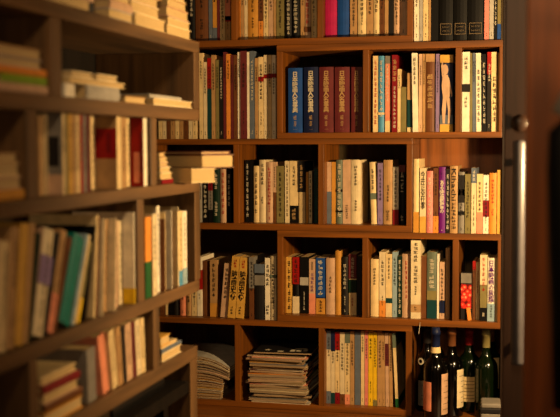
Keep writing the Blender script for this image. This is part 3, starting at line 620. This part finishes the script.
for x0,x1,t,L,c,k in ((85.5,94,350,-1,'grey',{'marks':False}),(101,107,340,-5,'salmon',{'marks':False}),(111,116,334,-4,'cream',{}),(117,121.5,330,-3,'tan',{}),(122,125,329,-2.5,'charcoal',{}),(125.5,131,326,-2,'beige',{}),(131.5,135,324,-2,'maroon',{}),(135.5,140,322,-2,'ivory',{}),(140.5,144,320,-1.5,'cream',{})):
    S.b(x0,x1,t,c,lean=L,hard=False,**k)

# lying books in the left unit
def lstack(cell, pxc, z, items, ymax=9):
    for it in items:
        px0, px1, t, c = it[:4]; k = dict(it[4]) if len(it) > 4 else {}
        r = k.pop('r', .015); D = k.pop('D', .13); rz = k.pop('rz', math.pi/2)
        y0, y1 = on_x(px0, 200, XL-r)[0], on_x(px1, 200, XL-r)[0]
        y1 = min(y1, ymax-.001)
        lying(cell, XL-r-D/2, (y0+y1)/2, z, y1-y0, D, t, c, rz, marks=k.pop('marks', False), **k)
        z += t+.0006
    return z
NP = dict(rz=-math.pi/2)
lstack('left unit, near upper pile', 0, LZ['C'][1]+.0004, [(-20,37,.018,'ochre',{'r':.01}),(-25,27.5,.022,'beige',{**NP,'r':.02}),(-24,27,.024,'cream',{**NP,'r':.022}),(-22,26,.018,'tan',{**NP,'r':.02})] if False else
    [(-20,27,.017,'ochre',{'r':.008}),(-25,27,.020,'beige',{**NP,'r':.012}),(-24,27,.022,'cream',{**NP,'r':.015}),(-26,26.5,.017,'tan',{**NP,'r':.018})], ly(28.5))
lstack('left unit, pile behind orange and green spines', 0, LZ['B'][1]+.0004, [(-20,53,.015,'beige',{'r':.01}),(4,53,.014,'lime',{'r':.012,'D':.14}),(-18,49,.013,'orange',{'r':.012}),(-15,47,.016,'pale_grey',{**NP,'r':.02}),(-20,45,.018,'tan',{**NP,'r':.02})], ly(54.5))
zz = lstack('left unit, grey and cream pile in top bay', 0, LZ['B'][1]+.0004, [(88,120,.027,'pale_grey',{'r':.008}),(72,126,.011,'cream',{'r':.012,'D':.14,'rz':-math.pi/2})])
lstack('left unit, upper pair on grey pile', 0, zz, [(99,119,.012,'ivory',{'r':.012,**NP})]); lstack('left unit, paperback beside upper pair', 0, zz, [(74,94,.011,'ivory',{'r':.012,**NP,'D':.12})])
zz = lstack('left unit, cream pile by the top end', 0, LZ['B'][1]+.0004, [(155,193,.016,'ivory',{'r':.006,**NP})]); lstack('left unit, cream pile by the top end', 0, zz, [(150,182,.010,'pale_grey',{'r':.03,'D':.12})])
lstack('left unit, tan book beside cream pile', 0, LZ['B'][1]+.0004, [(127,147,.015,'tan',{'r':.02,**NP})])
lstack('left unit, low pile with red volume', 0, LZ['E'][1]+.0004, [(42,80,.024,'ochre',{**NP,'r':.012}),(41,79,.016,'brown',{'r':.016}),(41,76,.020,'beige',{**NP,'r':.012}),(40,77,.015,'crimson',{'r':.008}),(39,74,.014,'cream',{**NP,'r':.012})] )
zz = lstack('left unit, loose pile at lower end', 0, LZ['E'][1]+.0004, [(161,180,.020,'ivory',{**NP,'r':.01,'D':.12}),(160,180,.009,'slate',{'r':.01,'D':.14}),(160,176,.007,'cream',{**NP,'r':.012})])
lstack('left unit, loose pile at lower end', 0, zz, [(160,169,.022,'gold',{**NP,'r':.008})])
# on C behind the open bay: small pile then thick volumes turned to the room
zz = lstack('left unit, slim pile in open bay', 0, LZ['C'][1]+.0004, [(162,173,.010,'crimson',{'r':.006,'D':.06}),(161,173,.014,'cream',{**NP,'r':.008,'D':.06}),(161,171,.013,'ivory',{**NP,'r':.01,'D':.06}),(160.5,168.5,.010,'beige',{**NP,'r':.01,'D':.06}),(160.5,167.5,.010,'cream',{**NP,'r':.01,'D':.06}),(160.3,166,.012,'tan',{**NP,'r':.01,'D':.06})])
rz = math.radians(30)
z = LZ['C'][1]+.0004
def turned(cx, cy, z, L, D, t, c, ang, **k): lying('left unit, turned volumes on open bay', cx, cy, z, L, D, t, c, ang, **k)
turned(-.868, 2.512, z, .078, .17, .034, 'cream', math.radians(240), marks=False)
turned(-.846, 2.533, z+.0346, .102, .19, .031, 'brown', math.radians(240), marks=False)
turned(-.852, 2.530, z+.0664, .098, .185, .007, 'maroon', math.radians(243), marks=False)
# on top of A
z = LZ['A'][1]+.0004
zz = lstack('top of left unit, near pile', 0, z, [(54,93,.022,'beige',{**NP,'r':.012}),(56,90,.020,'tan',{**NP,'r':.02})])
zz = lstack('top of left unit, middle pile', 0, z, [(112,135,.020,'pale_grey',{**NP,'r':.008}),(112,134,.018,'beige',{'r':.01}),(110,132,.020,'tan',{**NP,'r':.014})])
zz = lstack('top of left unit, far pile', 0, z, [(138,167,.026,'cream',{**NP,'r':.006}),(134,161,.024,'ivory',{**NP,'r':.01}),(132,160,.020,'beige',{**NP,'r':.014}),(133,163,.018,'tan',{**NP,'r':.014})])
zz = lstack('top of left unit, end pile', 0, z, [(169,192,.022,'cream',{**NP,'r':.008}),(170,191.5,.020,'ivory',{**NP,'r':.012}),(169,190,.022,'beige',{**NP,'r':.01}),(170,188,.020,'tan',{**NP,'r':.012}),(170,187,.022,'cream',{**NP,'r':.012})])
jy = ly(103); jr = empty('glass_jar', (XL-.03, jy, LZ['A'][1]+.0003)); tag(jr, 'small dark-bottomed jar between two book piles on the left unit', 'jar')
bm = bmesh.new(); lathe(bm, [(.001,0),(.014,0),(.015,.004),(.015,.022)]); me = mesh('dark_base', bm); smooth(me); link('dark_base', me, M('charcoal'), jr)
bm = bmesh.new(); lathe(bm, [(.0148,.0222),(.0148,.06),(.001,.062)]); me = mesh('pale_body', bm); smooth(me); link('pale_body', me, M('beige'), jr)
# white block and pencils in the second bay
wy = (ly(74)+ly(76))/2
pb = box('paper_block', (-.015,.015,-.02,.02,0,.026), M('white'), None, .002); pb.location = (XL-.03, ly(79.5), LZ['B'][1]+.0004); tag(pb, 'small white block at the left of the grey and cream pile in the top bay', 'block')
bm = bmesh.new(); bmesh.ops.create_cone(bm, cap_ends=True, segments=10, radius1=.0025, radius2=.0025, depth=.135)
for v in bm.verts: v.co.z += .0675
sk = link('stick', mesh('stick', bm), M('tan')); sk.location = (XL-.21, ly(101), LZ['B'][1]+.0004); tag(sk, 'thin tan stick standing upright behind the pile in the left unit top bay', 'stick')
pk = empty('pencil', (XL-.075, ly(93), zz*0+LZ['B'][1]+.0435)); pk.rotation_euler = (math.radians(0), 0, 0)
bpy.data.objects.remove(pk)
# black album lying in the lowest opening
al = lying('left unit, lowest opening', XL-.12, (ly(125)+ly(176))/2, .42, ly(176)-ly(125), .17, .03, 'black', math.pi/2, marks=False, kind='album', desc='black album with gold edge on the dark support in the lowest opening', nm='album')
box('gold_edge', (.0285,.0297,-.0036,-.0033,.01,ly(176)-ly(125)-.01), INKG, al, 0)
sp = empty('low_shelf', (XL-.13, 2.1, 0)); tag(sp, 'dark support board inside the lowest opening of the left unit', 'shelf')
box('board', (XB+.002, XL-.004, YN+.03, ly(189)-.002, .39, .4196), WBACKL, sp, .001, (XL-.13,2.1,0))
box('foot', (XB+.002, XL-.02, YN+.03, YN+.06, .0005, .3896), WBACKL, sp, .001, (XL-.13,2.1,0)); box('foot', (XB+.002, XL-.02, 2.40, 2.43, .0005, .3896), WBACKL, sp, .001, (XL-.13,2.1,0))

# ------------------------------------------------------------------ right edge: door post, pull handle, hanging coat
DK = wood('dark_post_wood', (.16,.10,.07), 'z')
YJ = 2.60
YD = 1.80
dr = empty('door', (0, YD, 0)); tag(dr, 'out-of-focus brown wooden door standing open at the right edge of the view', 'door')
xa = on_y(525,200,YD)[0]
box('door_leaf', (xa, xa+.50, YD, YD+.04, .01, 2.1), wood('door_wood', (.50,.27,.11), 'z'), dr, .004, (0,YD,0))
hx = on_y(518.5,200,YJ-.04)[0]
sd = empty('sliding_door', (hx, YJ, 0)); tag(sd, 'dark sliding door edge with a long grey pull bar, right of the rear bookcase', 'door')
so = (hx, YJ, 0)
box('door_leaf', (on_y(503.5,200,YJ)[0], .0, YJ, YJ+.04, .001, 2.39), DK, sd, .003, so)
z0, z1 = bz(366,518,YJ-.04), bz(140,518,YJ-.04)
bm = bmesh.new(); lathe(bm, [(.001,z0),(.013,z0+.002),(.0145,z0+.008),(.0145,z1-.008),(.013,z1-.002),(.001,z1)], 20)
for v in bm.verts: v.co.y -= .035
me = mesh('pull_bar', bm); smooth(me); hd = link('pull_bar', me, GREYM, sd)
for zz in (z0+.05, z1-.05): box('bracket', (-.006,.006,-.0225,-.0002,zz-.008,zz+.008), GREYM, hd, .001)
bm = bmesh.new(); bmesh.ops.create_uvsphere(bm, u_segments=20, v_segments=12, radius=.020)
zk = bz(123,517,YJ-.02)
for v in bm.verts: v.co.y = v.co.y*.6-.0125; v.co.z += zk
me = mesh('knob', bm); smooth(me); link('knob', me, DK, sd)
# coat
ct = empty('coat', (.12, 1.60, 0)); tag(ct, 'black coat hanging in front of the brown door, cut by the frame edge', 'coat')
def garment(name, prof, depth, mat, parent, loc):
    bm = bmesh.new(); n = 24; rings = []
    for (hw, z, ox) in prof:
        rings.append([bm.verts.new((ox+hw*math.cos(2*math.pi*i/n), depth*math.sin(2*math.pi*i/n)*(1+.25*math.cos(5*2*math.pi*i/n+z*9)), z)) for i in range(n)])
    for a, b_ in zip(rings, rings[1:]):
        for i in range(n): bm.faces.new((a[i], a[(i+1)%n], b_[(i+1)%n], b_[i]))
    bm.faces.new(rings[-1]); bm.faces.new(list(reversed(rings[0])))
    me = mesh(name, bm); smooth(me); o = link(name, me, mat, parent); o.location = loc; return o
garment('body', [(.115,.62,.0),(.120,.75,.0),(.126,.88,.0),(.128,.96,.0),(.126,1.015,0),(.10,1.04,.0),(.04,1.05,0)], .035, M('black'), ct, (0,0,0))
garment('collar', [(.100,1.028,.0),(.122,1.045,.0),(.105,1.078,.0),(.03,1.095,0)], .045, M('grey'), ct, (0,0,0))
hk = box('hanger_hook', (-.004,.004,.0,.008,1.09,1.16), GREYM, ct, .001)
box('peg', (-.006,.006,-.002,.199,1.16,1.172), GREYM, ct, .001)

# ------------------------------------------------------------------ labels for the books
NAMES = ['leftmost','second from left','third from left','fourth from left','fifth from left','sixth from left','seventh from left','eighth from left','ninth from left','tenth from left','eleventh from left','twelfth from left','thirteenth from left','fourteenth from left','fifteenth from left','sixteenth from left','seventeenth from left','eighteenth from left','nineteenth from left','twentieth from left','twenty-first from left','twenty-second from left','twenty-third from left','twenty-fourth from left','twenty-fifth from left','twenty-sixth from left','twenty-seventh from left','twenty-eighth from left','twenty-ninth from left','thirtieth from left']
cells = {}
for o, s in ALL: cells.setdefault(s['cell'], []).append((o, s))
def nice(c): return c.replace('_', ' ')
for cell, L in cells.items():
    base = []
    for o, s in L:
        f = ''
        if s['covdesc']: f = ' with ' + s['covdesc']
        elif s['bands']:
            lo = [b for b in s['bands'] if b[0] <= .01 and b[1] < .9]; hi = [b for b in s['bands'] if b[1] >= .99 and b[0] > .01]
            full = [b for b in s['bands'] if b[0] <= .01 and b[1] >= .9]
            if full: s['col'] = full[0][2]
            if lo: f = f" with {nice(lo[0][2])} foot"
            elif hi: f = f" with {nice(hi[0][2])} top"
            elif not full: f = f" with {nice(s['bands'][0][2])} band"
        if s['lying']: f = ' lying flat' + f
        elif s['lean'] and not f: f = ' leaning'
        base.append((nice(s['col']) + (' slim' if s['w'] < .009 and not s['lying'] else '') + ' ' + s['kind'] + f))
    for i, (o, s) in enumerate(L):
        if s['desc']: lab = s['desc']
        elif s['lying']:
            lab = base[i] + (', ' + ('alone on the board' if len(L) == 1 else ('bottom' if i == 0 else 'top' if i == len(L)-1 else ['','second','third','fourth','fifth'][i]+' up')) ) + ' in ' + cell.replace('left unit, ', 'left unit ').replace('top of left unit, ', 'left unit top ')
        else:
            uniq = sum(b == base[i] for b in base) == 1
            if uniq and 0 < i: lab = f"{base[i]}, right of the {nice(L[i-1][1]['col'])} one, {cell}"
            else: lab = f"{base[i]}, {NAMES[i]}, {cell}"
            if len(lab.split()) > 16: lab = f"{base[i]}, {NAMES[i]}, {cell}"
        ws = lab.split()
        o['label'] = lab; o['category'] = 'binder' if s['kind'] == 'binder' else 'magazine' if s['kind'] == 'magazine' else 'album' if s['kind'] == 'album' else 'book'
        o['group'] = ('books lying on the ' if s['lying'] else 'books standing in the ') + cell.replace(',', '')
        if len(ws) > 16: print('LONG', lab)

# ------------------------------------------------------------------ light
def spot(name, loc, target, power, size, blend, rad, col):
    l = bpy.data.lights.new(name, 'SPOT'); l.energy = power; l.spot_size = math.radians(size); l.spot_blend = blend; l.shadow_soft_size = rad; l.color = col
    o = bpy.data.objects.new(name, l); C.objects.link(o); o.location = loc
    o.rotation_euler = (Vector(target)-Vector(loc)).to_track_quat('-Z', 'Y').to_euler(); return o
spot('side_lamp', (.42, 2.50, 1.0), (-.42, 3.4, .80), 90, 165, .55, .045, (1, .645, .285))
spot('front_fill', (-.12, .15, 1.95), (-.5, 3.4, .70), 40, 60, 1.0, .12, (1, .66, .34))  # unseen fill added above the camera to lift the surfaces facing it
hl = bpy.data.lights.new('left_unit_fill', 'POINT'); hl.energy = 16; hl.shadow_soft_size = .12; hl.color = (1, .66, .36)  # unseen fill added on the right to brighten the left unit's spines
ho = bpy.data.objects.new('left_unit_fill', hl); C.objects.link(ho); ho.location = (.95, .95, 1.02)
w = bpy.data.worlds.new('room_air'); bpy.context.scene.world = w; w.use_nodes = True
bg = w.node_tree.nodes['Background']; bg.inputs[0].default_value = (1, .62, .36, 1); bg.inputs[1].default_value = .06

# ------------------------------------------------------------------ camera
cam = bpy.data.cameras.new('camera'); co = bpy.data.objects.new('camera', cam); C.objects.link(co)
co.location = (0, 0, ZC); co.rotation_euler = CAMR.to_euler()
cam.sensor_width = 36; cam.lens = 36*F/560; cam.clip_start = .05
cam.dof.use_dof = True; cam.dof.focus_distance = 3.50; cam.dof.aperture_fstop = 3.0
sc = bpy.context.scene; sc.camera = co
sc.view_settings.view_transform = 'Standard'; sc.view_settings.look = 'None'; sc.view_settings.gamma = 1; sc.view_settings.exposure = .45
sc.view_settings.use_curve_mapping = False
